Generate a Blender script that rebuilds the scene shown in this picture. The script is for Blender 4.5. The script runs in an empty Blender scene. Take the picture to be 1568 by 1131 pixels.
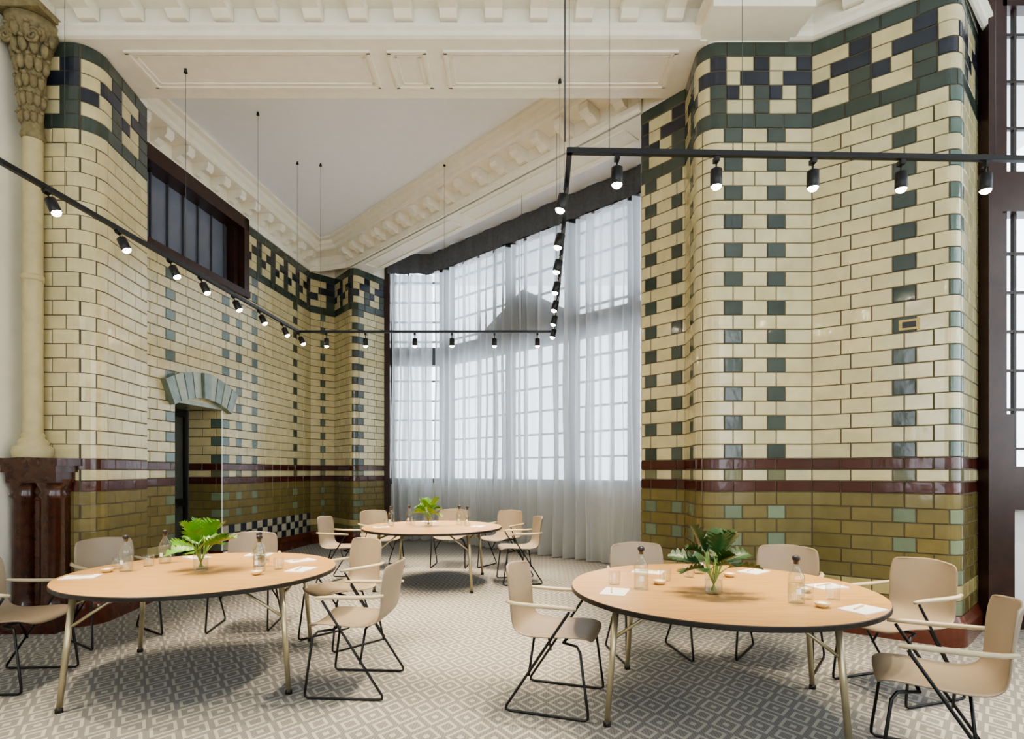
import bpy, bmesh, math, random
from mathutils import Vector, Matrix
random.seed(7)
S = bpy.context.scene
C = S.collection

# ------------------------------------------------------------------ helpers
def lin(c):
    out=[]
    for v in c[:3]:
        v=v/255.0
        out.append(v/12.92 if v<=0.04045 else ((v+0.055)/1.055)**2.4)
    return (out[0],out[1],out[2],1.0)

def new_mat(name):
    m=bpy.data.materials.new(name); m.use_nodes=True
    nt=m.node_tree
    for n in list(nt.nodes): nt.nodes.remove(n)
    o=nt.nodes.new('ShaderNodeOutputMaterial')
    return m,nt,o

def P(name,col,rough=.5,metal=0,var=.06,scale=8,bump=0.0,bscale=60,coat=0,spec=.5,trans=0,emis=None,es=0,sheen=0):
    m,nt,o=new_mat(name)
    b=nt.nodes.new('ShaderNodeBsdfPrincipled')
    nt.links.new(b.outputs[0],o.inputs[0])
    b.inputs['Roughness'].default_value=rough
    b.inputs['Metallic'].default_value=metal
    b.inputs['Coat Weight'].default_value=coat
    b.inputs['Specular IOR Level'].default_value=spec
    b.inputs['Transmission Weight'].default_value=trans
    b.inputs['Sheen Weight'].default_value=sheen
    tc=nt.nodes.new('ShaderNodeTexCoord')
    n=nt.nodes.new('ShaderNodeTexNoise'); n.inputs['Scale'].default_value=scale; n.inputs['Detail'].default_value=4
    nt.links.new(tc.outputs['Object'],n.inputs['Vector'])
    r=nt.nodes.new('ShaderNodeValToRGB')
    c=lin(col)
    r.color_ramp.elements[0].position=.3; r.color_ramp.elements[1].position=.7
    r.color_ramp.elements[0].color=(c[0]*(1-var),c[1]*(1-var),c[2]*(1-var),1)
    r.color_ramp.elements[1].color=(min(1,c[0]*(1+var)),min(1,c[1]*(1+var)),min(1,c[2]*(1+var)),1)
    nt.links.new(n.outputs['Fac'],r.inputs['Fac'])
    nt.links.new(r.outputs[0],b.inputs['Base Color'])
    if bump>0:
        n2=nt.nodes.new('ShaderNodeTexNoise'); n2.inputs['Scale'].default_value=bscale
        nt.links.new(tc.outputs['Object'],n2.inputs['Vector'])
        bp=nt.nodes.new('ShaderNodeBump'); bp.inputs['Strength'].default_value=bump; bp.inputs['Distance'].default_value=.01
        nt.links.new(n2.outputs['Fac'],bp.inputs['Height']); nt.links.new(bp.outputs[0],b.inputs['Normal'])
    if emis:
        b.inputs['Emission Color'].default_value=emis; b.inputs['Emission Strength'].default_value=es
    return m

class MB:
    def __init__(s): s.v=[];s.f=[];s.m=[];s.sm=[];s.c=None
    def add(s,vs,fs,mat=0,smooth=False):
        o=len(s.v); s.v+= [tuple(v) for v in vs]
        for f in fs:
            s.f.append(tuple(i+o for i in f)); s.m.append(mat); s.sm.append(smooth)
    def box(s,c,d,mat=0,rz=0,M=None,bev=0):
        x,y,z=[q/2 for q in d]
        vs=[(-x,-y,-z),(x,-y,-z),(x,y,-z),(-x,y,-z),(-x,-y,z),(x,-y,z),(x,y,z),(-x,y,z)]
        R=Matrix.Rotation(rz,3,'Z') if M is None else M
        vs=[R@Vector(v)+Vector(c) for v in vs]
        s.add(vs,[(0,3,2,1),(4,5,6,7),(0,1,5,4),(1,2,6,5),(2,3,7,6),(3,0,4,7)],mat)
    def tube(s,pts,r,mat=0,seg=8,smooth=True,closed=False):
        pts=[Vector(p) for p in pts]; n=len(pts)
        rs=r if isinstance(r,(list,tuple)) else [r]*n
        vs=[];fs=[]
        prev=None
        for i,p in enumerate(pts):
            a=pts[i-1] if i>0 else p; b=pts[i+1] if i<n-1 else p
            t=(b-a).normalized()
            if prev is None:
                up=Vector((0,0,1)) if abs(t.z)<.9 else Vector((1,0,0))
                x=t.cross(up).normalized()
            else:
                x=(prev-t*prev.dot(t)).normalized()
            prev=x; y=t.cross(x)
            for k in range(seg):
                an=2*math.pi*k/seg
                vs.append(p+(x*math.cos(an)+y*math.sin(an))*rs[i])
        for i in range(n-1):
            for k in range(seg):
                k2=(k+1)%seg
                fs.append((i*seg+k,i*seg+k2,(i+1)*seg+k2,(i+1)*seg+k))
        fs.append(tuple(range(seg))[::-1]); fs.append(tuple((n-1)*seg+k for k in range(seg)))
        s.add(vs,fs,mat,smooth)
    def lathe(s,prof,c=(0,0,0),mat=0,seg=24,smooth=True,a0=0,a1=2*math.pi,M=None):
        vs=[];fs=[];n=len(prof); full=abs(a1-a0-2*math.pi)<1e-6
        cols=seg if full else seg+1
        for r,z in prof:
            for k in range(cols):
                an=a0+(a1-a0)*k/seg
                v=Vector((r*math.cos(an),r*math.sin(an),z))
                if M is not None: v=M@v
                vs.append(v+Vector(c))
        for i in range(n-1):
            for k in range(seg):
                k2=(k+1)%cols if full else k+1
                fs.append((i*cols+k,i*cols+k2,(i+1)*cols+k2,(i+1)*cols+k))
        s.add(vs,fs,mat,smooth)
    def prism(s,poly,M,h,mat=0):
        n=len(poly)
        vs=[M(a,b,0) for a,b in poly]+[M(a,b,h) for a,b in poly]
        fs=[tuple(range(n))[::-1],tuple(range(n,2*n))]
        for i in range(n):
            j=(i+1)%n; fs.append((i,j,n+j,n+i))
        s.add(vs,fs,mat)
    def mesh(s,me,mat=0,smooth=True):
        s.add([v.co for v in me.vertices],[tuple(p.vertices) for p in me.polygons],mat,smooth)
    def build(s,name,mats,cols=None,parent=None,loc=None,rz=None,link=True):
        me=bpy.data.meshes.new(name)
        me.from_pydata(s.v,[],s.f)
        for m in mats: me.materials.append(m)
        me.polygons.foreach_set('material_index',s.m)
        me.polygons.foreach_set('use_smooth',s.sm)
        if cols is not None:
            at=me.color_attributes.new('Col','FLOAT_COLOR','POINT')
            flat=[x for c in cols for x in c]
            at.data.foreach_set('color',flat)
        me.update()
        if cols is None:
            bm=bmesh.new(); bm.from_mesh(me); bmesh.ops.recalc_face_normals(bm,faces=bm.faces)
            bm.to_mesh(me); bm.free()
        if not link: return me
        return inst(me,name,loc,rz,parent)

def inst(me,name,loc=None,rz=None,parent=None):
    o=bpy.data.objects.new(name,me); C.objects.link(o)
    if loc: o.location=loc
    if rz is not None: o.rotation_euler=(0,0,rz)
    if parent: o.parent=parent
    return o

def sweep(mb,pts,prof,mat=0,closed=False):
    n=len(pts); V=[Vector(p) for p in pts]
    def nrm(a,b):
        d=(b-a).normalized(); return Vector((d.y,-d.x))
    ms=[]
    for i in range(n):
        if i==0: ms.append(nrm(V[0],V[1]))
        elif i==n-1: ms.append(nrm(V[-2],V[-1]))
        else:
            a=nrm(V[i-1],V[i]); b=nrm(V[i],V[i+1]); m=(a+b).normalized()
            ms.append(m/max(.35,m.dot(a)))
    vs=[];k=len(prof)
    for i in range(n):
        for off,z in prof:
            q=V[i]+ms[i]*off; vs.append((q.x,q.y,z))
    fs=[]
    for i in range(n-1):
        for j in range(k-1):
            fs.append((i*k+j,(i+1)*k+j,(i+1)*k+j+1,i*k+j+1))
    fs.append(tuple(range(k))); fs.append(tuple((n-1)*k+j for j in range(k))[::-1])
    mb.add(vs,fs,mat)

# ------------------------------------------------------------------ materials
M_tile,nt,o=new_mat('glazed_tile')
b=nt.nodes.new('ShaderNodeBsdfPrincipled'); nt.links.new(b.outputs[0],o.inputs[0])
at=nt.nodes.new('ShaderNodeAttribute'); at.attribute_name='Col'
tc=nt.nodes.new('ShaderNodeTexCoord'); nz=nt.nodes.new('ShaderNodeTexNoise'); nz.inputs['Scale'].default_value=7; nz.inputs['Detail'].default_value=5
nt.links.new(tc.outputs['Object'],nz.inputs['Vector'])
mr=nt.nodes.new('ShaderNodeMapRange'); mr.inputs['From Min'].default_value=.3; mr.inputs['From Max'].default_value=.7
mr.inputs['To Min'].default_value=.88; mr.inputs['To Max'].default_value=1.06
nt.links.new(nz.outputs['Fac'],mr.inputs[0])
mx=nt.nodes.new('ShaderNodeVectorMath'); mx.operation='SCALE'
nt.links.new(at.outputs['Color'],mx.inputs[0]); nt.links.new(mr.outputs[0],mx.inputs['Scale'])
nt.links.new(mx.outputs[0],b.inputs['Base Color'])
b.inputs['Roughness'].default_value=.17; b.inputs['Coat Weight'].default_value=.35; b.inputs['Coat Roughness'].default_value=.08
n2=nt.nodes.new('ShaderNodeTexNoise'); n2.inputs['Scale'].default_value=9
nt.links.new(tc.outputs['Object'],n2.inputs['Vector'])
bp=nt.nodes.new('ShaderNodeBump'); bp.inputs['Strength'].default_value=.2; bp.inputs['Distance'].default_value=.012
nt.links.new(n2.outputs['Fac'],bp.inputs['Height']); nt.links.new(bp.outputs[0],b.inputs['Normal']); nt.links.new(bp.outputs[0],b.inputs['Coat Normal'])

M_grout=P('grout',(88,80,62),.8)
M_plaster=P('cream_plaster',(236,231,214),.7,var=.02)
M_trim=P('cream_moulding',(242,237,220),.55,var=.03)
M_ceil=P('ceiling_paint',(244,246,250),.8,var=.01)
M_brown=P('dark_brown_glazed',(66,32,20),.22,var=.35,scale=14,coat=.4)
M_skirt=P('oxblood_skirting_tile',(92,46,30),.25,var=.2,scale=10,coat=.3)
M_wood=P('dark_mahogany',(54,32,24),.35,var=.25,scale=6)
M_stone=P('carved_stone',(130,118,84),.6,var=.25,scale=18,bump=.6,bscale=40)
M_shaft=P('painted_stone_shaft',(188,176,136),.55,var=.08,scale=10)
M_black=P('black_metal',(16,16,17),.4,var=.1)
M_wire=P('suspension_wire',(90,90,90),.4,metal=.6)
M_lens=P('lamp_lens',(255,240,210),.3,emis=(1,.86,.64,1),es=90)
M_shell=P('taupe_shell',(152,136,115),.42,var=.03)
M_arm=P('beige_arm_pad',(196,181,150),.4,var=.03)
M_leg=P('champagne_metal',(190,178,146),.3,metal=.7,var=.05)
M_edge=P('dark_table_edge',(36,30,24),.4)
M_white=P('white_paint',(235,235,230),.5,var=.02)
M_paper=P('white_paper',(245,243,236),.7,var=.01)
M_dish=P('beige_ceramic',(214,186,132),.4)
M_cap=P('bottle_stopper',(40,36,36),.4)
M_pelmet=P('grey_heading_fabric',(96,98,102),.85,var=.12,scale=20)
M_slate=P('slate_glass',(116,122,136),.12,var=.1,scale=2)
M_door=P('door_dark_glass',(72,78,72),.2,var=.1)
M_arch=P('grey_green_faience',(150,160,142),.25,var=.15,scale=6,coat=.3)
M_leafd=P('leaf_dark',(36,72,32),.4,var=.3,scale=12)
M_leafl=P('leaf_bright',(92,142,38),.4,var=.25,scale=12)
M_stem=P('leaf_stem',(120,150,70),.5)

def glassmat(name,tint=(1,1,1,1),edge=.6,base=.05):
    m,nt,o=new_mat(name)
    g=nt.nodes.new('ShaderNodeBsdfGlossy'); g.inputs['Roughness'].default_value=.02
    t=nt.nodes.new('ShaderNodeBsdfTransparent'); t.inputs['Color'].default_value=tint
    f=nt.nodes.new('ShaderNodeLayerWeight'); f.inputs['Blend'].default_value=.5
    pw=nt.nodes.new('ShaderNodeMath'); pw.operation='POWER'; pw.inputs[1].default_value=3.0
    nt.links.new(f.outputs['Facing'],pw.inputs[0])
    mm=nt.nodes.new('ShaderNodeMath'); mm.operation='MULTIPLY_ADD'; mm.inputs[1].default_value=edge; mm.inputs[2].default_value=base
    nt.links.new(pw.outputs[0],mm.inputs[0])
    mx=nt.nodes.new('ShaderNodeMixShader')
    nt.links.new(mm.outputs[0],mx.inputs[0]); nt.links.new(t.outputs[0],mx.inputs[1]); nt.links.new(g.outputs[0],mx.inputs[2])
    nt.links.new(mx.outputs[0],o.inputs[0]); return m
M_glass=glassmat('clear_glass',(.92,.95,.94,1),.85,.10)
M_water=glassmat('water',(.95,.97,.97,1),.4,.03)
M_pane=glassmat('window_glass',(.97,.98,.98,1),.3,.03)

M_sheer,nt,o=new_mat('sheer_curtain_fabric')
tr=nt.nodes.new('ShaderNodeBsdfTransparent'); tl=nt.nodes.new('ShaderNodeBsdfTranslucent'); df=nt.nodes.new('ShaderNodeBsdfDiffuse')
tl.inputs['Color'].default_value=(.84,.87,.92,1)
n=nt.nodes.new('ShaderNodeTexNoise'); n.inputs['Scale'].default_value=30
r=nt.nodes.new('ShaderNodeValToRGB'); r.color_ramp.elements[0].color=(.62,.62,.60,1); r.color_ramp.elements[1].color=(.72,.72,.70,1)
nt.links.new(n.outputs['Fac'],r.inputs[0]); nt.links.new(r.outputs[0],df.inputs['Color'])
m1=nt.nodes.new('ShaderNodeMixShader'); m1.inputs[0].default_value=.62
nt.links.new(df.outputs[0],m1.inputs[1]); nt.links.new(tl.outputs[0],m1.inputs[2])
lw=nt.nodes.new('ShaderNodeLayerWeight'); lw.inputs['Blend'].default_value=.5
ml=nt.nodes.new('ShaderNodeMath'); ml.operation='MULTIPLY_ADD'; ml.inputs[1].default_value=.50; ml.inputs[2].default_value=.64
ml.use_clamp=True
nt.links.new(lw.outputs['Facing'],ml.inputs[0])
m2=nt.nodes.new('ShaderNodeMixShader'); nt.links.new(ml.outputs[0],m2.inputs[0])
nt.links.new(tr.outputs[0],m2.inputs[1]); nt.links.new(m1.outputs[0],m2.inputs[2]); nt.links.new(m2.outputs[0],o.inputs[0])

M_oak,nt,o=new_mat('oak_laminate')
b=nt.nodes.new('ShaderNodeBsdfPrincipled'); nt.links.new(b.outputs[0],o.inputs[0])
tc=nt.nodes.new('ShaderNodeTexCoord'); mp=nt.nodes.new('ShaderNodeMapping'); mp.inputs['Scale'].default_value=(1.2,22,1)
nz=nt.nodes.new('ShaderNodeTexNoise'); nz.inputs['Scale'].default_value=3; nz.inputs['Detail'].default_value=6
r=nt.nodes.new('ShaderNodeValToRGB'); r.color_ramp.elements[0].color=lin((178,134,80)); r.color_ramp.elements[1].color=lin((206,162,104))
r.color_ramp.elements[0].position=.3; r.color_ramp.elements[1].position=.7
nt.links.new(tc.outputs['Object'],mp.inputs[0]); nt.links.new(mp.outputs[0],nz.inputs['Vector']); nt.links.new(nz.outputs['Fac'],r.inputs[0]); nt.links.new(r.outputs[0],b.inputs['Base Color'])
b.inputs['Roughness'].default_value=.36

M_carpet,nt,o=new_mat('patterned_carpet')
b=nt.nodes.new('ShaderNodeBsdfPrincipled'); nt.links.new(b.outputs[0],o.inputs[0]); b.inputs['Roughness'].default_value=.95; b.inputs['Specular IOR Level'].default_value=.1
tc=nt.nodes.new('ShaderNodeTexCoord')
def math_(op,a,bv=None,c=None):
    q=nt.nodes.new('ShaderNodeMath'); q.operation=op
    for i,x in enumerate((a,bv,c)):
        if x is None: continue
        if isinstance(x,(int,float)): q.inputs[i].default_value=x
        else: nt.links.new(x,q.inputs[i])
    return q.outputs[0]
mp=nt.nodes.new('ShaderNodeMapping'); mp.inputs['Rotation'].default_value=(0,0,.06)
nt.links.new(tc.outputs['Object'],mp.inputs[0])
sp=nt.nodes.new('ShaderNodeSeparateXYZ'); nt.links.new(mp.outputs[0],sp.inputs[0])
def tri(x,p,sh=0):
    f=math_('FRACT',math_('ADD',math_('DIVIDE',x,p),sh+100))
    return math_('ABSOLUTE',math_('SUBTRACT',f,.5))
a=.19;bb=.25
s1=math_('ADD',tri(sp.outputs[0],a),tri(sp.outputs[1],bb))
fr=math_('FRACT',math_('MULTIPLY',s1,3.0))
l1=math_('LESS_THAN',fr,.36)
bx=math_('LESS_THAN',tri(sp.outputs[0],.016),.14)
l2=math_('MULTIPLY',bx,.35)
pat=math_('MAXIMUM',l1,l2)
nz=nt.nodes.new('ShaderNodeTexNoise'); nz.inputs['Scale'].default_value=170; nt.links.new(tc.outputs['Object'],nz.inputs['Vector'])
pat2=math_('ADD',pat,math_('MULTIPLY',math_('SUBTRACT',nz.outputs['Fac'],.5),1.1))
r=nt.nodes.new('ShaderNodeValToRGB'); r.color_ramp.elements[0].color=lin((120,118,116)); r.color_ramp.elements[1].color=lin((172,168,158))
nt.links.new(pat2,r.inputs[0]); nt.links.new(r.outputs[0],b.inputs['Base Color'])
bp=nt.nodes.new('ShaderNodeBump'); bp.inputs['Strength'].default_value=.3; bp.inputs['Distance'].default_value=.004
nt.links.new(nz.outputs['Fac'],bp.inputs['Height']); nt.links.new(bp.outputs[0],b.inputs['Normal'])

# ------------------------------------------------------------------ tiled walls
ZB=.25
ROWS=[]
for i in range(8):
    h=(1.28-ZB)/8; ROWS.append((ZB+h*i,ZB+h*(i+1),'dado',i))
ROWS+= [(1.28,1.385,'brown',0),(1.385,1.49,'stripe',0),(1.49,1.595,'brown',1)]
RH=(5.55-1.595)/29
for i in range(29): ROWS.append((1.595+RH*i,1.595+RH*(i+1),'wall' if i<23 else 'top',i))
zr=lambda i:1.595+RH*i

CREAM=(206,195,152); OLIVE=(122,110,68); DG=(66,76,68); NAVY=(42,48,60); PG=(118,130,104); BR=(78,38,28); TEAL=(94,112,102); DG2=(62,74,66)
TL=.27

class Path:
    def __init__(s,pts):
        s.p=[];s.corn=[]
        n=len(pts)
        sharp=[]
        for i,(x,y,r) in enumerate(pts):
            v=Vector((x,y))
            if r>0 and 0<i<n-1:
                a=Vector(pts[i-1][:2]); b=Vector(pts[i+1][:2])
                da=(a-v).normalized(); db=(b-v).normalized()
                half=math.acos(max(-1,min(1,da.dot(db))))/2
                t=r/math.tan(half)
                p0=v+da*t; p1=v+db*t
                cen=v+(da+db).normalized()*(r/math.sin(half))
                a0=p0-cen; a1=p1-cen
                ang=a0.angle_signed(a1) 
                k=8
                for j in range(k+1):
                    th=-ang*j/k
                    q=Vector((a0.x*math.cos(th)-a0.y*math.sin(th),a0.x*math.sin(th)+a0.y*math.cos(th)))
                    s.p.append(cen+q); sharp.append(False)
            else:
                s.p.append(v); sharp.append(True)
        s.u=[0]
        for i in range(1,len(s.p)): s.u.append(s.u[-1]+(s.p[i]-s.p[i-1]).length)
        s.stops=[s.u[i] for i in range(len(s.p)) if sharp[i]]
        s.sn=[]
        for i in range(len(s.p)-1):
            d=(s.p[i+1]-s.p[i]).normalized(); s.sn.append(Vector((d.y,-d.x)))
        s.L=s.u[-1]
    def seg(s,u):
        for i in range(len(s.u)-1):
            if u<=s.u[i+1]: return i
        return len(s.u)-2
    def uat(s,x,y):
        q=Vector((x,y)); best=(1e9,0)
        for i in range(len(s.p)-1):
            a=s.p[i]; d=s.p[i+1]-a; L=d.length
            t=max(0,min(1,(q-a).dot(d)/L/L)); dd=(a+d*t-q).length
            if dd<best[0]: best=(dd,s.u[i]+t*L)
        return best[1]
    def strip(s,a,b,off):
        out=[]
        i0=s.seg(a+1e-5); i1=s.seg(b-1e-5)
        def at(u,i):
            d=(s.p[i+1]-s.p[i]).normalized()
            return s.p[i]+d*(u-s.u[i])+s.sn[i]*off
        out.append(at(a,i0))
        for k in range(i0+1,i1+1):
            if s.u[k]-a<1e-4 or b-s.u[k]<1e-4: continue
            m=(s.sn[k-1]+s.sn[k]).normalized(); out.append(s.p[k]+m*off/max(.4,m.dot(s.sn[k])))
        out.append(at(b,i1))
        return out

def tile_wall(name,path,accents,openings=(),checker_base=None,rows=None):
    mb=MB(); cols=[]
    def tile(a,b,z0,z1,col,var=.07):
        g=.0035; e=.005
        if b-a<.02: return
        k=1+random.uniform(-var,var); w=random.uniform(-.02,.02)
        c=lin(col); c=(c[0]*k*(1+w),c[1]*k,c[2]*k*(1-w*1.5),1)
        fr=path.strip(a+g+e,b-g-e,.007)
        bk=path.strip(a+g,b-g,.0)
        if len(fr)!=len(bk):
            bk=[Vector(q) for q in fr]
        n=len(fr)
        tj=random.uniform(-.0008,.0008); tz=random.uniform(-.0007,.0007)
        vs=[]
        sn=path.sn[path.seg((a+b)/2)]
        for j,q in enumerate(fr):
            f=tj*(2*j/(n-1)-1)-tz; vs.append((q.x+sn.x*f,q.y+sn.y*f,z0+g+e))
        for j,q in enumerate(fr):
            f=tj*(2*j/(n-1)-1)+tz; vs.append((q.x+sn.x*f,q.y+sn.y*f,z1-g-e))
        vs+=[(q.x,q.y,z0+g) for q in bk]+[(q.x,q.y,z1-g) for q in bk]
        fs=[]
        for i in range(n-1):
            fs.append((i,i+1,n+i+1,n+i))
            fs.append((2*n+i,2*n+i+1,i+1,i))
            fs.append((n+i,n+i+1,3*n+i+1,3*n+i))
        fs.append((2*n,0,n,3*n)); fs.append((n-1,3*n-1,4*n-1,2*n-1))
        mb.add(vs,fs,0); cols.extend([c]*len(vs))
        gr=path.strip(a,b,.001); n=len(gr)
        vs=[(q.x,q.y,z0) for q in gr]+[(q.x,q.y,z1) for q in gr]
        mb.add(vs,[(i,i+1,n+i+1,n+i) for i in range(n-1)],1); cols.extend([(.1,.09,.07,1)]*len(vs))
    def fill(a,b,L,z0,z1,cf,ph=0):
        if b-a<.03: return
        n=max(1,round((b-a)/L))
        for i in range(n): tile(a+(b-a)*i/n,a+(b-a)*(i+1)/n,z0,z1,cf)
    for ri,(z0,z1,kind,idx) in enumerate(rows or ROWS):
        zc=(z0+z1)/2
        stops=set(round(x,5) for x in path.stops)
        opn=[o for o in openings if o[2]<zc<o[3]]
        for o in opn: stops.add(round(o[0],5)); stops.add(round(o[1],5))
        st=sorted(stops)
        for a,b in zip(st,st[1:]):
            if b-a<.01: continue
            mid=(a+b)/2
            if any(o[0]<mid<o[1] for o in opn): continue
            if kind=='top':
                k=28-idx
                if k in (0,5): fill(a,b,TL,z0,z1,DG2); continue
                n=max(1,round((b-a)/.44)); w=(b-a)/n
                for i in range(n):
                    x=a+i*w
                    if k in (1,4):
                        tile(x,x+.64*w,z0,z1,CREAM); tile(x+.64*w,x+w,z0,z1,NAVY if k==1 else DG)
                    elif k==2:
                        tile(x,x+.33*w,z0,z1,CREAM); tile(x+.33*w,x+w,z0,z1,NAVY)
                    else:
                        tile(x,x+.3*w,z0,z1,NAVY); tile(x+.3*w,x+.64*w,z0,z1,CREAM); tile(x+.64*w,x+w,z0,z1,DG)
                continue
            base={'dado':OLIVE,'brown':BR,'stripe':CREAM,'wall':CREAM}[kind]
            if kind=='dado' and checker_base and idx<3 and checker_base[0]<mid<checker_base[1]:
                n=max(1,round((b-a)/.16))
                for i in range(n): tile(a+(b-a)*i/n,a+(b-a)*(i+1)/n,z0,z1,NAVY if (i+idx)%2 else (176,172,150))
                continue
            if kind=='dado' and idx==1: base=(176,162,112)
            par=(idx%2==0) if kind in('wall','dado') else (kind=='stripe')
            acc=sorted((u,c,w) for (u,c,w) in accents if a-.001<=u<=b+.001)
            segs=[];cur=a
            for u,c,w in acc:
                if par:
                    l=max(a,u-w/2); h=min(b,u+w/2)
                    if u-a<.02: h=a+w
                    if b-u<.02: l=b-w
                    if l>cur+.005: segs.append((cur,l,None))
                    col=c if kind=='wall' else (PG if kind=='dado' else (112,112,84))
                    if kind!='brown': segs.append((l,h,col))
                    else: segs.append((l,h,None))
                    cur=h
                else:
                    if a+.06<u<b-.06:
                        segs.append((cur,u,None)); cur=u
            if b>cur+.005: segs.append((cur,b,None))
            for l,h,c in segs:
                if c is None:
                    if acc or idx%2==0 or h-l<.5: fill(l,h,TL,z0,z1,base)
                    else:
                        tile(l,l+.135,z0,z1,base); fill(l+.135,h-.135,TL,z0,z1,base); tile(h-.135,h,z0,z1,base)
                else: tile(l,h,z0,z1,c,.22)
    return mb.build(name,[M_tile,M_grout],cols)

def skirting(name,path,ranges):
    mb=MB()
    for a,b in ranges:
        prof=[(0.0,0),(.045,0),(.045,.17),(.03,.2),(.012,.25),(0,.25)]
        sweep(mb,[tuple(q) for q in path.strip(a,b,0)],prof,0)
    return mb.build(name,[M_skirt])

PR=Path([(3.0,8.1,0),(1.463,6.49,.05),(1.85,6.05,0),(1.79,5.4,.16),(2.85,5.4,0),(3.74,4.75,.12),(4.36,5.32,0)])
accR=[(PR.uat(1.56,6.38),DG,.15),(PR.uat(1.78,6.13),DG,.13),(PR.uat(1.82,5.75),DG,.16),
      (PR.uat(2.10,5.4),DG,.17),(PR.uat(2.51,5.4),DG,.17),(PR.uat(3.43,4.97),DG,.17),(PR.uat(3.79,4.79),TEAL,.2)]
tile_wall('wall_right_bay',PR,accR)
skirting('baseboard_right',PR,[(0,PR.L)])
LW=lambda d:-5.454+.115*d
DX,DY=-2.71,12.05
PL=Path([(-4.62,5.4,0),(-3.98,5.4,.2),(-4.1,6.38,0),(LW(6.4),6.4,0),(-4.12,11.6,0),(-3.74,12.0,0),(-3.17,11.3,.12),(DX,DY,0)])
UD0=PL.uat(LW(7.70),7.70); UD1=PL.uat(LW(8.72),8.72)
UW0=PL.uat(LW(6.55),6.55); UW1=PL.uat(LW(9.37),9.37)
DT=zr(6)
accL=[(UD0-.09,TEAL,.18),(UD1+.09,TEAL,.18),(PL.uat(LW(9.15),9.15),TEAL,.16),(PL.uat(LW(9.6),9.6),TEAL,.16),(PL.uat(LW(10.98),10.98),DG,.16),
      (PL.uat(-3.93,11.8),TEAL,.1),(PL.uat(-3.10,11.45),DG,.26)]
tile_wall('wall_left_bay',PL,accL,[(UD0,UD1,0,DT),(UW0,UW1,zr(20),9)],checker_base=(UD1,PL.uat(-4.12,11.6)+.02))
skirting('baseboard_left',PL,[(0,UD0),(UD1,PL.L)])

dj0=Vector((LW(7.70),7.70)); dj1=Vector((LW(8.72),8.72))
ins=Vector((-1,.115)).normalized()*.55
P1=Path([(dj0.x,dj0.y,0),(dj0.x+ins.x,dj0.y+ins.y,0)])
P2=Path([(dj1.x+ins.x,dj1.y+ins.y,0),(dj1.x,dj1.y,0)])
RR=[r for r in ROWS if r[1]<=DT+.001]
tile_wall('wall_door_reveal_near',P1,[],rows=RR); tile_wall('wall_door_reveal_far',P2,[(P2.L-.09,TEAL,.18)],rows=RR)
skirting('baseboard_reveal_near',P1,[(0,P1.L)]); skirting('baseboard_reveal_far',P2,[(0,P2.L)])
mb=MB()
dc=(dj0+dj1)/2; w=(dj1-dj0).length; ang=math.atan2((dj1-dj0).y,(dj1-dj0).x)
ins2=ins.normalized()*.62
ic=dc+ins2
mb.box((ic.x,ic.y,DT/2+.05),(w+.4,.06,DT+.1),0,ang)
ax=(dj1-dj0).normalized(); nx=Vector((ax.y,-ax.x))
for t in (-.46,.46,0):
    q=ic+ax*t*w+nx*.05; mb.box((q.x,q.y,DT/2),(.08,.03,DT),1,ang)
for z in (.1,1.0,DT-.05):
    q=ic+nx*.05; mb.box((q.x,q.y,z),(w,.03,.12),1,ang)
for t in (-.05,.05):
    q=ic+ax*t+nx*.09; mb.tube([(q.x,q.y,.9),(q.x,q.y,1.35)],.01,2)
mb.build('door_1',[M_door,M_black,M_leg])
mb=MB()
q=dc+ins*.5; mb.box((q.x,q.y,DT+.03),(w,.58,.06),0,ang)
mb.build('trim_door_soffit',[M_arch])
mb=MB()
half=w/2+.12; rise=.16; R=(half*half+rise*rise)/(2*rise); cz=DT-.05+rise-R
th0=math.asin(half/R); N=9; ol=.36
for i in range(N):
    a0=-th0+2*th0*i/N+.006; a1=-th0+2*th0*(i+1)/N-.006
    poly=[]
    for aa,rr in ((a0,R),(a1,R),(a1,R+ol),(a0,R+ol)):
        poly.append((rr*math.sin(aa),cz+rr*math.cos(aa)))
    pr=.09 if i!=N//2 else .13
    mb.prism(poly,lambda a,z,t:(dc.x+ax.x*a+nx.x*(t-.02),dc.y+ax.y*a+nx.y*(t-.02),z),pr+.02,0 if i%2 else 1)
mb.build('trim_door_arch',[M_arch,P('teal_faience',(122,138,128),.25,var=.2,coat=.3)])

mb=MB()
w0=Vector((LW(6.55),6.55)); w1=Vector((LW(9.37),9.37)); wx=(w1-w0).normalized(); wn=Vector((wx.y,-wx.x)); wl=(w1-w0).length
wa=math.atan2(wx.y,wx.x); z0=zr(20); z1=5.62
def wq(s,off,z): 
    q=w0+wx*s+wn*off; return (q.x,q.y,z)
mb.box(wq(wl/2,-.22,(z0+z1)/2),(wl,.03,z1-z0),1,wa)
for s in (.07,wl-.07): mb.box(wq(s,-.08,(z0+z1)/2),(.14,.26,z1-z0),0,wa)
mb.box(wq(wl/2,-.08,z0+.05),(wl,.3,.1),0,wa); mb.box(wq(wl/2,-.08,z1-.1),(wl,.26,.2),0,wa)
mb.box(wq(wl-.2,-.12,(z0+z1)/2),(.1,.12,z1-z0),0,wa)
for i in range(1,9): mb.box(wq(wl*i/9,-.19,(z0+z1)/2),(.02,.03,z1-z0),2,wa)
mb.build('window_1',[M_wood,M_slate,P('grey_glazing_bar',(84,86,92),.4)])

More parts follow.
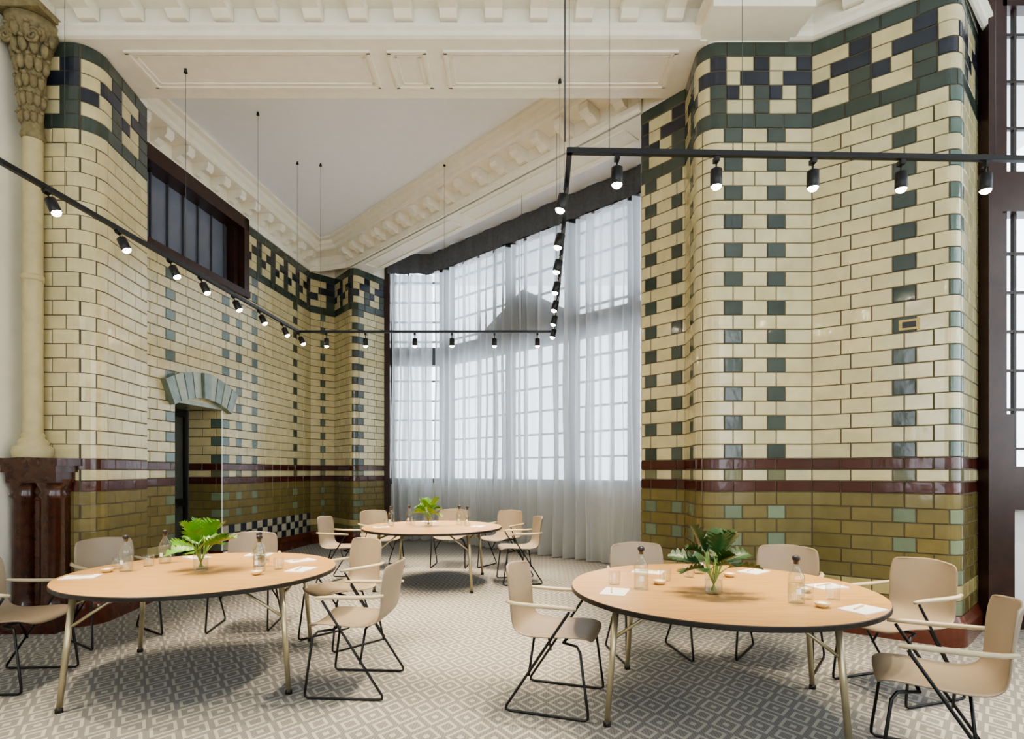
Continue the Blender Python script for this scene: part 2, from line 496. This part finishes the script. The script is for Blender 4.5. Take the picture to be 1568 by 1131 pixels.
# ------------------------------------------------------------------ shell
mb=MB(); mb.box((.9,4.75,-.05),(12.6,18.5,.1),0); mb.build('floor',[M_carpet])
CZ=6.05
mb=MB(); mb.box((.9,4.75,CZ+.05),(12.6,18.5,.1),0); mb.build('ceiling',[M_ceil])
mb=MB()
mb.box((-4.70,.7,CZ/2),(.1,9.4,CZ),0); mb.build('wall_left',[M_plaster])
mb=MB()
for pth in (PR,PL):
    pts=[tuple(q) for q in pth.p]
    sweep(mb,pts,[(0,5.55),(.004,5.55),(.004,CZ),(0,CZ)],0)
mb.build('trim_frieze',[M_trim])
def window_unit(name,org,dr,w,z0,z1,ncol,nrow,mats,frame=.1,depth=.12,transom=None,bar=.03):
    mb=MB(); dr=Vector(dr).normalized(); n_=Vector((dr.y,-dr.x)); a_=math.atan2(dr.y,dr.x)
    def q(s,o,z):
        p=Vector(org)+dr*s+n_*o; return (p.x,p.y,z)
    zs=[(z0,z1)] if not transom else [(z0,transom[0]),(transom[1],z1)]
    for s in (frame/2,w-frame/2): mb.box(q(s,0,(z0+z1)/2),(frame,depth,z1-z0),0,a_)
    for z in (z0+frame/2,z1-frame/2): mb.box(q(w/2,0,z),(w,depth,frame),0,a_)
    if transom: mb.box(q(w/2,0,(transom[0]+transom[1])/2),(w,depth+.04,transom[1]-transom[0]),0,a_)
    for (a,b_) in zs:
        for i in range(1,ncol): mb.box(q(w*i/ncol,0,(a+b_)/2),(bar,.04,b_-a),2,a_)
        nr=max(2,round(nrow*(b_-a)/(z1-z0)))
        for j in range(1,nr): mb.box(q(w/2,0,a+(b_-a)*j/nr),(w,.035,bar),2,a_)
    mb.add([q(0,-.01,z0),q(w,-.01,z0),q(w,-.01,z1),q(0,-.01,z1)],[(0,1,2,3)],1)
    return mb.build(name,mats)
M_bar=P('white_glazing_bar',(225,225,220),.5)
M_bard=P('dark_glazing_bar',(60,52,48),.5)
window_unit('window_2',(4.40,5.34),(1,0),2.5,1.32,6.0,8,12,[M_wood,M_pane,M_bard],frame=.2,transom=(3.88,4.25),bar=.025)
mb=MB()
mb.box((4.50,5.30,1.0),(.24,.16,2.0),1)
mb.box((5.75,5.33,1.22),(2.7,.2,.2),1); mb.box((5.75,5.36,.1),(2.7,.14,.2),1)
mb.box((5.75,5.40,.66),(2.7,.08,.95),0)
mb.box((5.75,5.38,.50),(2.4,.06,.58),2)
mb.box((4.42,5.29,3.0),(.13,.2,6.0),1)
mb.box((6.98,5.3,3.0),(.16,.2,6.05),1)
mb.build('wall_right_window_surround',[M_white,M_wood,M_paper])

def wall_with_openings(name,org,dr,L,H,ops,th=.1,mat=None):
    mb=MB(); dr=Vector(dr).normalized(); a_=math.atan2(dr.y,dr.x)
    def bx(s0,s1,za,zb):
        if s1-s0<.001 or zb-za<.001: return
        p=Vector(org)+dr*((s0+s1)/2); mb.box((p.x,p.y,(za+zb)/2),(s1-s0,th,zb-za),0,a_)
    cur=0
    for s0,s1,za,zb in ops:
        bx(cur,s0,0,H); bx(s0,s1,0,za); bx(s0,s1,zb,H); cur=s1
    bx(cur,L,0,H); return mb.build(name,[mat or M_plaster])
wall_with_openings('wall_right',(7.1,5.4),(0,-1),9.4,CZ,[(1.2,3.6,1.1,5.3),(4.8,7.2,1.1,5.3)])
wall_with_openings('wall_rear',(7.1,-4.0),(-1,0),11.8,CZ,[(1.2,3.6,1.1,5.3),(4.7,7.1,1.1,5.3),(8.2,10.6,1.1,5.3)])
k=3
for s in (1.2,4.8):
    window_unit('window_%d'%k,(7.1,5.4-s),(0,-1),2.4,1.1,5.3,6,9,[M_wood,M_pane,M_bar],transom=(3.7,3.9)); k+=1
for s in (1.2,4.7,8.2):
    window_unit('window_%d'%k,(7.1-s,-4.0),(-1,0),2.4,1.1,5.3,6,9,[M_wood,M_pane,M_bar],transom=(3.7,3.9)); k+=1

# ------------------------------------------------------------------ bay window (frontal facet + long angled facet) with curtains
K0=Vector((-2.60,12.08)); K1=Vector((-1.66,12.08)); K2=Vector((2.75,7.85))
class Facet:
    def __init__(s,a,b):
        s.a=a; s.e=(b-a).normalized(); s.L=(b-a).length; s.no=Vector((-s.e.y,s.e.x))
        if s.no.y<0: s.no=-s.no
        s.ang=math.atan2(s.e.y,s.e.x)
    def p(s,t,off,z):
        q=s.a+s.e*t+s.no*off; return (q.x,q.y,z)
FA=Facet(K0,K1); FB=Facet(K1,K2)
mb=MB()
def glaze(F,mull,gable=None,ext0=0,ext1=0):
    L0=-ext0; L1=F.L+ext1; LL=L1-L0; mid=(L0+L1)/2; wa_=F.ang; wp=F.p
    for s in mull: mb.box(wp(s,.38,3.6),(.15,.14,4.8),4,wa_)
    mb.box(wp(mid,.38,1.28),(LL,.22,.1),0,wa_)
    mb.box(wp(mid,.38,3.98),(LL,.2,.38),3,wa_)
    mb.box(wp(mid,.38,5.95),(LL,.2,.2),0,wa_)
    if gable is not None:
        for sgn in (-1,1):
            mb.prism([(gable,4.15),(gable+sgn*1.25,4.15),(gable+sgn*1.25,4.22),(gable,4.92)],lambda a,z,t:wp(a,.33+t,z),.14,3)
    for a,b_ in zip(mull,mull[1:]):
        nc=max(2,round((b_-a)/.42))
        for i in range(1,nc): mb.box(wp(a+(b_-a)*i/nc,.38,3.6),(.035,.05,4.7),2,wa_)
    for z in [1.3+.43*i for i in range(1,11)]: mb.box(wp(mid,.38,z),(LL,.045,.035),2,wa_)
    mb.add([wp(L0,.40,1.3),wp(L1,.40,1.3),wp(L1,.40,5.9),wp(L0,.40,5.9)],[(0,1,2,3)],1)
glaze(FA,[-.05,FA.L+.15],ext0=.1,ext1=.15)
glaze(FB,[.08,1.9,3.45,4.65,FB.L],gable=2.25,ext1=.2)
mb.build('window_8',[M_wood,M_pane,P('grey_white_bar',(150,150,150),.5),P('grey_stone_transom',(84,86,92),.6),P('grey_mullion',(92,90,92),.5)])
mb=MB()
mb.box(FA.p(FA.L/2,.42,.62),(FA.L+.5,.2,1.24),0,FA.ang); mb.box(FB.p(FB.L/2+.1,.42,.62),(FB.L+.3,.2,1.24),0,FB.ang); mb.build('wall_window_apron',[M_plaster])
mb=MB()
mb.box((-2.66,12.10,CZ/2),(.14,.10,CZ),0); mb.box((-2.70,12.3,CZ/2),(.1,.45,CZ),0); mb.build('trim_window_jamb',[M_wood])
mb=MB()
random.seed(3)
def curtain(mb,F,s0,s1,z0,z1,off,amp,pitch,mat):
    n=int((s1-s0)/pitch*10); vs=[];fs=[]
    ph=random.random()*6; nz_=12
    for j in range(nz_+1):
        t=j/nz_; z=z0+(z1-z0)*t
        for i in range(n+1):
            s=s0+(s1-s0)*i/n
            a_=amp*(1.0-.35*t)*(1+.45*math.sin(s*1.7+ph)+.3*math.sin(s*4.1))
            o=off+a_*math.sin(2*math.pi*s/pitch+1.6*math.sin(s*2.3+ph)+1.1*math.sin(s*5.1)+.2*math.sin(z*1.2+s))+.02*math.sin(s*13+ph)
            vs.append(F.p(s+.014*math.sin(z*2+s*5),o,z))
    for j in range(nz_):
        for i in range(n):
            a_=j*(n+1)+i; fs.append((a_,a_+1,a_+n+2,a_+n+1))
    mb.add(vs,fs,mat,True)
curtain(mb,FA,.03,.90,.02,5.66,.0,.08,.20,0)
curtain(mb,FB,.10,1.9,.02,5.66,.0,.095,.20,0)
curtain(mb,FB,1.85,4.1,.02,5.66,.03,.10,.24,0)
curtain(mb,FB,4.0,FB.L-.1,.02,5.66,.0,.095,.20,0)
mb.build('sheer_curtain',[M_sheer])
mb=MB()
curtain(mb,FA,0,FA.L+.02,5.62,6.03,-.16,.010,.16,0); curtain(mb,FB,-.05,FB.L-.05,5.62,6.03,-.16,.010,.16,0)
mb.box(FA.p(FA.L/2,-.06,6.02),(FA.L,.14,.04),1,FA.ang); mb.box(FB.p(FB.L/2,-.06,6.02),(FB.L-.1,.14,.04),1,FB.ang)
mb.build('curtain_pelmet',[M_pelmet,M_black])

# ------------------------------------------------------------------ beams and cornices
mb=MB()
mb.box((-1.45,5.78,5.80),(6.6,.80,.5),0)
def frame(mb,x0,x1,y0,y1,z,t=.035,h=.025):
    mb.box(((x0+x1)/2,y0,z),(x1-x0+t,t,h),1); mb.box(((x0+x1)/2,y1,z),(x1-x0+t,t,h),1)
    mb.box((x0,(y0+y1)/2,z),(t,y1-y0,h),1); mb.box((x1,(y0+y1)/2,z),(t,y1-y0,h),1)
for x0,x1 in ((-3.75,-1.4),(-1.2,-.85),(-.65,1.6)):
    frame(mb,x0,x1,5.52,6.03,5.545); frame(mb,x0+.06,x1-.06,5.58,5.97,5.548,.02,.015)
mb.build('ceiling_beam_front',[M_trim,M_trim])
mb=MB()
d0=Vector((-3.17,11.3)); d1=Vector((1.47,6.50)); dd=(d1-d0).normalized(); dn=Vector((-dd.y,dd.x)); dl=(d1-d0).length; da=math.atan2(dd.y,dd.x)
if dn.y<0: dn=-dn
def dq(s,off,z):
    q=d0+dd*s+dn*off; return (q.x,q.y,z)
mb.box(dq(dl/2+.1,.25,5.80),(dl+.5,.5,.5),0,da)
for s0,s1 in ((.3,3.0),(3.3,dl-.3)):
    for off in (.1,.4): mb.box(dq((s0+s1)/2,off,5.545),(s1-s0,.03,.02),0,da)
    for s in (s0,s1): mb.box(dq(s,.25,5.545),(.03,.3,.02),0,da)
mb.box(dq(dl/2,.56,5.98),(dl,.1,.1),0,da)
mb.build('ceiling_beam_diagonal',[M_trim])

def modillions(mb,a,b,pitch,o0,z0,h,pr,wd):
    a=Vector(a);b=Vector(b);L=(b-a).length;d=(b-a)/L;n_=Vector((d.y,-d.x)); k=max(1,int((L-.3)/pitch)); 
    for i in range(k+1):
        s=(L-k*pitch)/2+i*pitch
        poly=[(o0,z0+h),(o0+pr,z0+h),(o0+pr,z0+h*.55),(o0+pr*.85,z0+h*.3),(o0+pr*.5,z0+h*.28),(o0+pr*.25,z0+h*.0),(o0,z0)]
        mb.prism(poly,lambda q,z,t:(a.x+d.x*(s-wd/2+t)+n_.x*q,a.y+d.y*(s-wd/2+t)+n_.y*q,z),wd,0)
prof=[(0,5.55),(.03,5.55),(.05,5.58),(.05,5.64),(.03,5.66),(.03,5.82),(.30,5.84),(.32,5.86),(.32,5.91),(.36,5.94),(.38,5.99),(.44,6.01),(.44,6.05),(0,6.05)]
bay=[(1.72,6.18),(LW(6.18)+.0,6.18),(-4.13,11.55),(-3.95,11.62),(-3.3,11.38),(1.47,6.45)]
mb=MB(); sweep(mb,bay,prof)
for a,b_ in zip(bay,bay[1:]):
    if (Vector(a)-Vector(b_)).length>1.5: modillions(mb,a,b_,.40,.03,5.66,.17,.24,.13)
mb.build('trim_cornice_bay',[M_trim])
prof2=[(0,5.55),(.02,5.55),(.05,5.565),(.05,5.61),(.08,5.63),(.08,5.66),(.04,5.68),(.04,5.82),(.32,5.84),(.34,5.9),(.42,6.05),(0,6.05)]
mainp=[(-4.64,5.38),(1.78,5.38)]
mb=MB(); sweep(mb,mainp,prof2); modillions(mb,*mainp,.42,.05,5.68,.15,.24,.16)
p3=[(2.62,5.39),(2.85,5.39),(3.74,4.74),(4.4,5.3)]
sweep(mb,p3,prof2); modillions(mb,(2.85,5.39),(3.74,4.74),.42,.05,5.68,.15,.24,.16)
mb.build('trim_cornice_main',[M_trim])
mb=MB()
mb.box((2.22,1.2,5.84),(.62,8.4,.42),0)
for x in (1.86,2.58): mb.box((x,1.2,5.70),(.10,8.4,.10),0)
for x in (1.81,2.63): mb.box((x,1.2,5.92),(.2,8.4,.14),0)
mb.box((2.22,5.2,5.60),(.9,.42,.08),0); mb.box((2.22,5.2,5.66),(1.02,.5,.05),0)
mb.build('ceiling_beam_cross',[M_trim])

# ------------------------------------------------------------------ left engaged column with corbel capital
def blob(mb,c,r,mat=0):
    prof=[(math.sin(math.pi*i/8)*1.0,-math.cos(math.pi*i/8)) for i in range(9)]
    mb.lathe(prof,c,mat,10,M=Matrix.Diagonal(Vector(r)))
mb=MB()
cx,cy=-4.46,5.29
mb.lathe([(.078,1.75),(.078,4.62)],(cx,cy,0),1,20)
mb.lathe([(.078,1.83),(.09,1.82),(.095,1.80),(.085,1.785),(.11,1.76),(.125,1.74),(.12,1.715),(.15,1.70),(.16,1.66),(.15,1.60)],(cx,cy,0),1,20)
mb.lathe([(.078,3.3),(.09,3.29),(.09,3.25),(.078,3.24)],(cx,cy,0),1,20)
mb.lathe([(.078,4.55),(.10,4.58),(.085,4.62),(.08,4.75),(.09,4.95),(.10,5.15),(.13,5.35),(.17,5.48),(.20,5.56),(.21,5.62),(.16,5.63)],(cx,cy,0),0,20)
for ring,(z,rr,sz) in enumerate([(4.74,.085,.035),(4.90,.09,.04),(5.06,.10,.04),(5.22,.115,.045),(5.36,.14,.045),(5.48,.17,.045)]):
    for k_ in range(6):
        an=math.pi*1.02+math.pi*(k_+.5*(ring%2))/5.6
        x=cx+rr*math.cos(an); y=cy+rr*math.sin(an)
        blob(mb,(x,y,z),(sz*.8,sz*.8,sz*1.7))
        blob(mb,(x+.025*math.cos(an),y+.025*math.sin(an),z+sz*1.2),(sz*.55,sz*.55,sz*.45))
for sx in (-1,1):
    pts=[];rad=[]
    for i in range(26):
        t=i/25; an=t*4.2*math.pi; r_=.075*(1-t*.85)
        pts.append((cx+sx*(.12+r_*math.cos(an)),cy-.15,5.42+r_*math.sin(an))); rad.append(.016)
    mb.tube(pts,rad,0,6)
mb.box((cx,cy-.02,5.66),(.46,.40,.06),0)
mb.build('engaged_column',[M_stone,M_shaft])
mb=MB()
mb.box((cx+.08,cy+.02,1.56),(.56,.38,.07),0); mb.box((cx+.08,cy+.02,1.50),(.50,.34,.07),0)
mb.box((cx+.08,cy+.03,1.42),(.46,.30,.1),0)
for dx in (-.08,.18):
    mb.lathe([(.15,.0),(.15,.16),(.125,.2),(.11,.24),(.105,.3),(.105,1.22),(.125,1.25),(.105,1.28),(.14,1.36),(.15,1.40)],(cx+dx,cy+.02,0),0,20)
mb.box((cx+.06,cy+.06,.7),(.42,.14,1.4),0); mb.box((cx+.06,cy+.02,.12),(.52,.34,.24),0)
mb.build('column_pedestal',[M_brown])

# ------------------------------------------------------------------ track lighting
ZT=3.54
lx=lambda d:-3.63+.057*d
rx=lambda d:.161+.057*d
corners=[(lx(1.5),1.5),(lx(8.4),8.4),(rx(8.4),8.4),(rx(3.67),3.67),(4.6,3.80)]
mb=MB()
for a,b_ in zip(corners,corners[1:]):
    a=Vector(a);b_=Vector(b_); d=b_-a; c=(a+b_)/2
    mb.box((c.x,c.y,ZT),(d.length+.034,.034,.034),0,math.atan2(d.y,d.x))
def wire(x,y,zt): mb.tube([(x,y,ZT),(x,y,zt)],.0022,1,5); mb.lathe([(.0,0),(.02,0),(.012,.04),(0,.04)],(x,y,zt-.045),0,8)
for x,y,zt in [(lx(5.75),5.75,5.55),(lx(7.2),7.2,6.03),(lx(4.3),4.3,6.03),(lx(8.35),8.35,6.03),(-2.83,8.4,6.03),(-1.0,8.4,6.03),(rx(8.4)-.5,8.4,5.8),(rx(7.3),7.3,5.9),(rx(5.9),5.9,5.55),(rx(3.67),3.67,6.03),(.63,3.68,6.03),(1.5,3.70,6.03),(3.2,3.76,6.03),(rx(4.6),4.6,6.03)]:
    wire(x,y,zt)
mb.tube([(rx(3.6)-.03,3.6,ZT+.02),(rx(3.6)-.03,3.6,4.5),(rx(3.6)-.04,3.6,6.03)],.005,1,6)
mb.build('lighting_track',[M_black,M_wire])
sb=MB()
sb.box((0,0,-.03),(.03,.05,.03),0); sb.tube([(0,0,-.03),(0,0,-.10)],.006,0,6)
sb.lathe([(0,-.09),(.030,-.09),(.037,-.095),(.038,-.200),(.034,-.203),(.033,-.195)],(0,0,0),0,16)
sb.lathe([(.033,-.197),(.031,-.206),(.024,-.216),(.012,-.223),(0,-.225)],(0,0,0),1,16)
spot_me=sb.build('track_spotlight',[M_black,M_lens],link=False)
spots=[(lx(d),d,.45,0) for d in (2.2,2.85,3.5,4.125,4.82,5.48,5.97,6.6,7.2,7.83,8.35)]
spots+=[(-.3263*8.4,8.4,0,0),(-.2575*8.4,8.4,0,0),(-.171*8.4,8.4,0,0),(-.1057*8.4,8.4,0,0),(-.031*8.4,8.4,0,0),(.0448*8.4,8.4,0,0)]
spots+=[(rx(d),d,-.25,0) for d in (4.05,4.72,5.3,5.92,6.57,7.2,7.88)]
spots+=[(x,3.67+(x-.37)*.031,0,0) for x in (.68,1.33,1.97,2.56,3.13,3.8)]
for i,(x,y,ty,tx) in enumerate(spots):
    o=inst(spot_me,'track_spotlight',(x,y,ZT-.01))
    o.rotation_euler=(0,-ty,0)
    L=bpy.data.lights.new('lamp_beam','SPOT'); L.energy=235 if 17<=i<=21 or 2<=i<=6 else 185; L.spot_size=math.radians(66); L.spot_blend=.9; L.color=(1,.83,.60); L.shadow_soft_size=.04
    lo=bpy.data.objects.new('lamp_beam',L); C.objects.link(lo); lo.parent=o; lo.location=(0,0,-.245)

# ------------------------------------------------------------------ furniture
def table_mesh(rot,hx,hy):
    mb=MB(); R=.915; T=.745
    mb.lathe([(0,T),(R-.004,T)],(0,0,0),0,72,smooth=False)
    mb.lathe([(R-.004,T),(R,T-.004),(R,T-.026),(R-.004,T-.03),(0,T-.03)],(0,0,0),1,72,smooth=False)
    c,s=math.cos(rot),math.sin(rot)
    def r(x,y): return (x*c-y*s,x*s+y*c)
    for sx in (-1,1):
        for sy in (-1,1):
            x,y=r(sx*hx,sy*hy); x2,y2=r(sx*hx*.92,sy*hy*.92)
            mb.tube([(x2,y2,T-.03),(x,y,.012)],[.019,.017],2,12)
            mb.lathe([(0,0),(.022,0),(.022,.025),(.017,.03)],(x,y,0),1,12)
            mb.box((x2,y2,T-.04),(.09,.07,.014),2,rot)
            xb,yb=r(sx*hx*.50,sy*hy*.92)
            xm,ym=r(sx*hx*.95,sy*hy*.95)
            mb.tube([(xm,ym,.5),(xb,yb,T-.035)],.010,2,8)
        a=r(sx*hx*.93,-hy*.93); b=r(sx*hx*.93,hy*.93)
        mb.tube([(a[0],a[1],T-.10),(b[0],b[1],T-.10)],.012,2,8)
    for sy in (-1,1):
        a=r(-hx*.92,sy*hy*.5); b=r(hx*.92,sy*hy*.5)
        mb.tube([(a[0],a[1],T-.05),(b[0],b[1],T-.05)],.013,2,8)
    return mb.build('round_table',[M_oak,M_edge,M_leg],link=False)
T1=(-2.257,4.20); T2=(1.294,3.57); T3=(-1.053,7.53)
inst(table_mesh(math.radians(13),.66,.6),'round_table',(*T1,0))
inst(table_mesh(math.radians(-18),.62,.50),'round_table',(*T2,0))
inst(table_mesh(math.radians(-3),.60,.62),'round_table',(*T3,0))

def chair_mesh():
    prof=[(.265,.425,.195),(.255,.450,.225),(.20,.465,.240),(.08,.462,.250),(-.05,.455,.252),(-.15,.462,.248),(-.215,.495,.240),(-.245,.56,.232),(-.262,.64,.235),(-.282,.73,.238),(-.30,.81,.232),(-.31,.855,.215),(-.314,.872,.18)]
    vs=[];fs=[];nt_=9
    for i,(x,z,w) in enumerate(prof):
        for j in range(nt_):
            t=-1+2*j/(nt_-1); k=i/(len(prof)-1)
            seat=max(0,1-k*1.8); back=max(0,(k-.45)/.55)
            dx=.06*t*t*min(1,back*1.6); dz=.028*abs(t)**3*seat - (.0 if k<.92 else .02*t*t)
            vs.append((x+dx,t*w,z+dz))
    for i in range(len(prof)-1):
        for j in range(nt_-1):
            a=i*nt_+j; fs.append((a,a+1,a+nt_+1,a+nt_))
    me=bpy.data.meshes.new('tmp'); me.from_pydata(vs,[],fs)
    ob=bpy.data.objects.new('tmp',me); C.objects.link(ob)
    m=ob.modifiers.new('s','SOLIDIFY'); m.thickness=.016; m.offset=0
    m=ob.modifiers.new('u','SUBSURF'); m.levels=2
    dg=bpy.context.evaluated_depsgraph_get(); dg.update()
    me2=bpy.data.meshes.new_from_object(ob.evaluated_get(dg))
    bpy.data.objects.remove(ob)
    mb=MB(); mb.mesh(me2,0,True)
    for sy in (-1,1):
        y=sy*.265; yi=sy*.20
        pts=[(.10,yi,.435),(.19,sy*.235,.43),(.215,y*.97,.40),(.262,y,.05),(.262,y,.022),(.245,y,.010),(-.22,y,.010),(-.245,y,.014),(-.245,y,.035),(.135,y,.615),(.15,y,.640)]
        mb.tube(pts,.0085,1,8)
        ap=[(.19,y,.655),(.10,y,.660),(-.06,y,.660),(-.19,sy*.262,.665),(-.25,sy*.245,.675)]
        n0=len(mb.v); mb.tube(ap,[.012,.017,.018,.016,.012],2,10)
        for q in range(n0,len(mb.v)):
            v=mb.v[q]; mb.v[q]=(v[0],v[1],.66+(v[2]-.66)*.75)
    mb.tube([(.10,-.20,.435),(.10,.20,.435)],.009,1,8)
    mb.tube([(-.10,-.265,.235),(-.10,-.15,.43),(-.10,.15,.43),(-.10,.265,.235)],.008,1,8)
    return mb.build('conference_armchair',[M_shell,M_black,M_arm],link=False)
ch=chair_mesh()
def chair(x,y,tx,ty):
    inst(ch,'conference_armchair',(x,y,0),math.atan2(ty-y,tx-x))
chair(-3.50,3.98,-2.3,4.05)
chair(-3.50,5.02,-2.25,4.15)
chair(-2.54,5.42,-2.35,4.2)
chair(-1.48,4.96,-2.3,4.0)
chair(-1.06,3.92,-2.3,4.0)
chair(-2.28,7.65,-1.05,7.5)
chair(-2.02,8.72,-1.05,7.5)
chair(-.96,8.88,-1.05,7.5)
chair(-.16,8.72,-1.0,7.4)
chair(.10,7.62,-1.05,7.4)
chair(.28,3.66,1.5,3.25)
chair(1.09,4.58,1.25,3.5)
chair(2.10,4.44,1.4,3.5)
chair(2.60,3.84,1.4,3.45)
chair(2.10,2.80,1.0,3.4)

# tableware
def bottle_mesh():
    mb=MB()
    mb.lathe([(0,.0),(.040,.0),(.043,.006),(.043,.135),(.040,.155),(.026,.178),(.017,.195),(.016,.225),(.019,.228),(.019,.235)],(0,0,0),0,24)
    mb.lathe([(.039,.008),(.039,.11),(0,.11)],(0,0,0),2,24)
    mb.lathe([(0,.215),(.014,.215),(.014,.236),(.021,.238),(.021,.255),(.012,.262),(0,.262)],(0,0,0),1,16)
    mb.lathe([(.0435,.055),(.0435,.085)],(0,0,0),3,8,a0=-2.0,a1=-1.4)
    return mb.build('water_bottle',[M_glass,M_cap,M_water,M_paper],link=False)
def tumbler_mesh():
    mb=MB(); mb.lathe([(0,.0),(.032,.0),(.035,.004),(.038,.085)],(0,0,0),0,24)
    return mb.build('water_glass',[M_glass],link=False)
def dish_mesh():
    mb=MB(); mb.lathe([(0,.0),(.022,.0),(.035,.012),(.042,.026),(.040,.027),(.032,.014),(0,.008)],(0,0,0),0,24)
    blob(mb,(0,0,.016),(.028,.028,.012),1)
    return mb.build('sweets_dish',[M_dish,M_paper],link=False)
def pad_mesh():
    mb=MB(); mb.box((0,0,.003),(.21,.148,.006),0); mb.box((.0,.02,.0095),(.13,.009,.007),1,.2); mb.box((.03,.0,.0065),(.06,.04,.001),0,.1)
    return mb.build('note_pad',[M_paper,M_dish],link=False)
bm_,tm_,dm_,pm_=bottle_mesh(),tumbler_mesh(),dish_mesh(),pad_mesh()
ZTOP=.7455
def leaf(mb,base,tip_dir,length,width,mat,droop=.25,roll=0):
    d=Vector(tip_dir).normalized(); side=d.cross(Vector((0,0,1))).normalized()
    up=side.cross(d).normalized(); side=(side*math.cos(roll)+up*math.sin(roll)); up=side.cross(d).normalized()
    n=36; vs=[];fs=[]
    for i in range(n+1):
        t=i/n
        env=math.sin(math.pi*min(1,(t*.94+.05)))**.65
        lobe=.30+.70*abs(math.sin(t*math.pi*5.5))**.7
        w=width*.5*env*lobe
        if i in(0,n): w=.001
        cpos=Vector(base)+d*(length*t)+Vector((0,0,-droop*length*t*t))
        for sgn,k in ((-1,1),(-1,.5),(0,0),(1,.5),(1,1)):
            vs.append(cpos+side*sgn*w*k+up*(abs(k)*w*.25)+d*(abs(k)*w*.55))
    for i in range(n):
        for j in range(4):
            a=i*5+j; fs.append((a,a+1,a+6,a+5))
    mb.add(vs,fs,mat,True)
def vase(x,y,lm,seed,scale=1.0,rz=0):
    random.seed(seed)
    mb=MB()
    mb.lathe([(0,0),(.045,0),(.05,.005),(.05,.125)],(0,0,0),0,24)
    mb.lathe([(.045,.010),(.045,.08),(0,.08)],(0,0,0),3,24)
    n=17
    for i in range(n):
        an=2*math.pi*i/n+random.uniform(-.25,.25); el=random.uniform(.1,.8) if i%3 else 1.15
        hd=Vector((math.cos(an),math.sin(an),0))
        st=Vector((0,0,.02)); mid=hd*.03+Vector((0,0,.12)); end=hd*random.uniform(.03,.08)*scale+Vector((0,0,.14+.09*el*scale))
        mb.tube([st-hd*.015,mid,end],.0035,2,6)
        dr=hd*math.cos(el)+Vector((0,0,math.sin(el)))
        leaf(mb,end,dr,random.uniform(.15,.21)*scale,random.uniform(.13,.17)*scale,1,random.uniform(.1,.5),random.uniform(-.6,.6))
    mb.build('foliage_vase',[M_glass,lm,M_stem,M_water],loc=(x,y,ZTOP),rz=rz)
vase(-2.30,4.20,M_leafl,5); vase(1.20,3.38,M_leafd,11); vase(-1.12,7.62,M_leafl,21)
def put(me,name,x,y,r=0): inst(me,name,(x,y,ZTOP),r)
for x,y in [(-2.82,4.15),(-2.76,4.52),(-1.94,4.36),(-1.84,4.14),(.80,3.52),(1.57,3.14),(1.34,4.05),(-1.62,7.60),(-1.42,7.85),(-.72,7.75),(-.60,7.62)]: put(bm_,'water_bottle',x,y)
for x,y in [(-2.95,4.25),(-2.80,4.38),(-1.98,4.55),(-1.74,4.24),(-2.12,4.72),(.66,3.66),(1.02,3.78),(1.22,3.92),(1.68,3.24),(1.82,3.22),(-1.70,7.7),(-1.35,7.7),(-.66,7.9)]: put(tm_,'water_glass',x,y)
for x,y in [(-2.92,4.10),(-1.80,4.00),(-2.05,4.68),(.95,3.66),(1.66,3.04),(1.76,3.42),(1.50,3.92)]: put(dm_,'sweets_dish',x,y)
for x,y,r in [(-2.96,3.90,.3),(-2.66,4.80,-.6),(-1.56,4.20,1.4),(-1.72,4.62,.8),(-2.2,4.94,.1),(.62,3.42,1.2),(.98,4.1,-.4),(1.75,4.12,.7),(1.98,3.58,.3),(1.84,2.98,.5),(-1.7,7.4,.4),(-.45,7.5,1.3),(-1.2,8.2,0)]: put(pm_,'note_pad',x,y,r)

mb=MB(); sp_=PR.strip(PR.uat(3.46,4.95)-.05,PR.uat(3.46,4.95)+.05,.012)
a_=sp_[0];b_=sp_[-1]; an=math.atan2((b_-a_).y,(b_-a_).x)
mb.box(((a_.x+b_.x)/2,(a_.y+b_.y)/2,2.75),(.15,.012,.09),0,an); mb.box(((a_.x+b_.x)/2-.004,(a_.y+b_.y)/2-.006,2.75),(.10,.012,.05),1,an)
mb.build('wall_socket',[P('brass_plate',(150,132,84),.3,metal=.8),M_cap])

# ------------------------------------------------------------------ lights / world / camera
W=bpy.data.worlds.new('World'); S.world=W; W.use_nodes=True
nt=W.node_tree; bg=nt.nodes['Background']
bg.inputs[0].default_value=(.84,.92,1.0,1); bg.inputs[1].default_value=4.2
def area(name,loc,rot,sx,sy,en,col):
    L=bpy.data.lights.new(name,'AREA'); L.shape='RECTANGLE'; L.size=sx; L.size_y=sy; L.energy=en; L.color=col
    o=bpy.data.objects.new(name,L); C.objects.link(o); o.location=loc; o.rotation_euler=rot
fill_col=(.90,.95,1)
for i,s in enumerate((2.4,6.0)):  # added area lamps outside the out-of-view right windows, general fill
    area('fill_light_right',(7.25,5.4-s,3.2),(0,math.radians(90),0),4.2,2.4,60,fill_col)
for s in (2.4,5.9,9.4):  # added fill lamps behind the camera, outside the rear windows
    area('fill_light_rear',(7.1-s,-4.15,3.2),(math.radians(90),0,0),2.4,4.2,60,fill_col)
cam=bpy.data.cameras.new('camera'); co=bpy.data.objects.new('camera',cam); C.objects.link(co)
co.location=(0,0,1.47); co.rotation_euler=(math.radians(90),0,0)
cam.sensor_fit='HORIZONTAL'; cam.sensor_width=36; cam.lens=36*870/1568; cam.shift_y=.0998
cam.clip_start=.05; cam.clip_end=200
S.camera=co
S.view_settings.view_transform='AgX'
try: S.view_settings.look='AgX - Medium High Contrast'
except Exception: pass
S.view_settings.exposure=.2
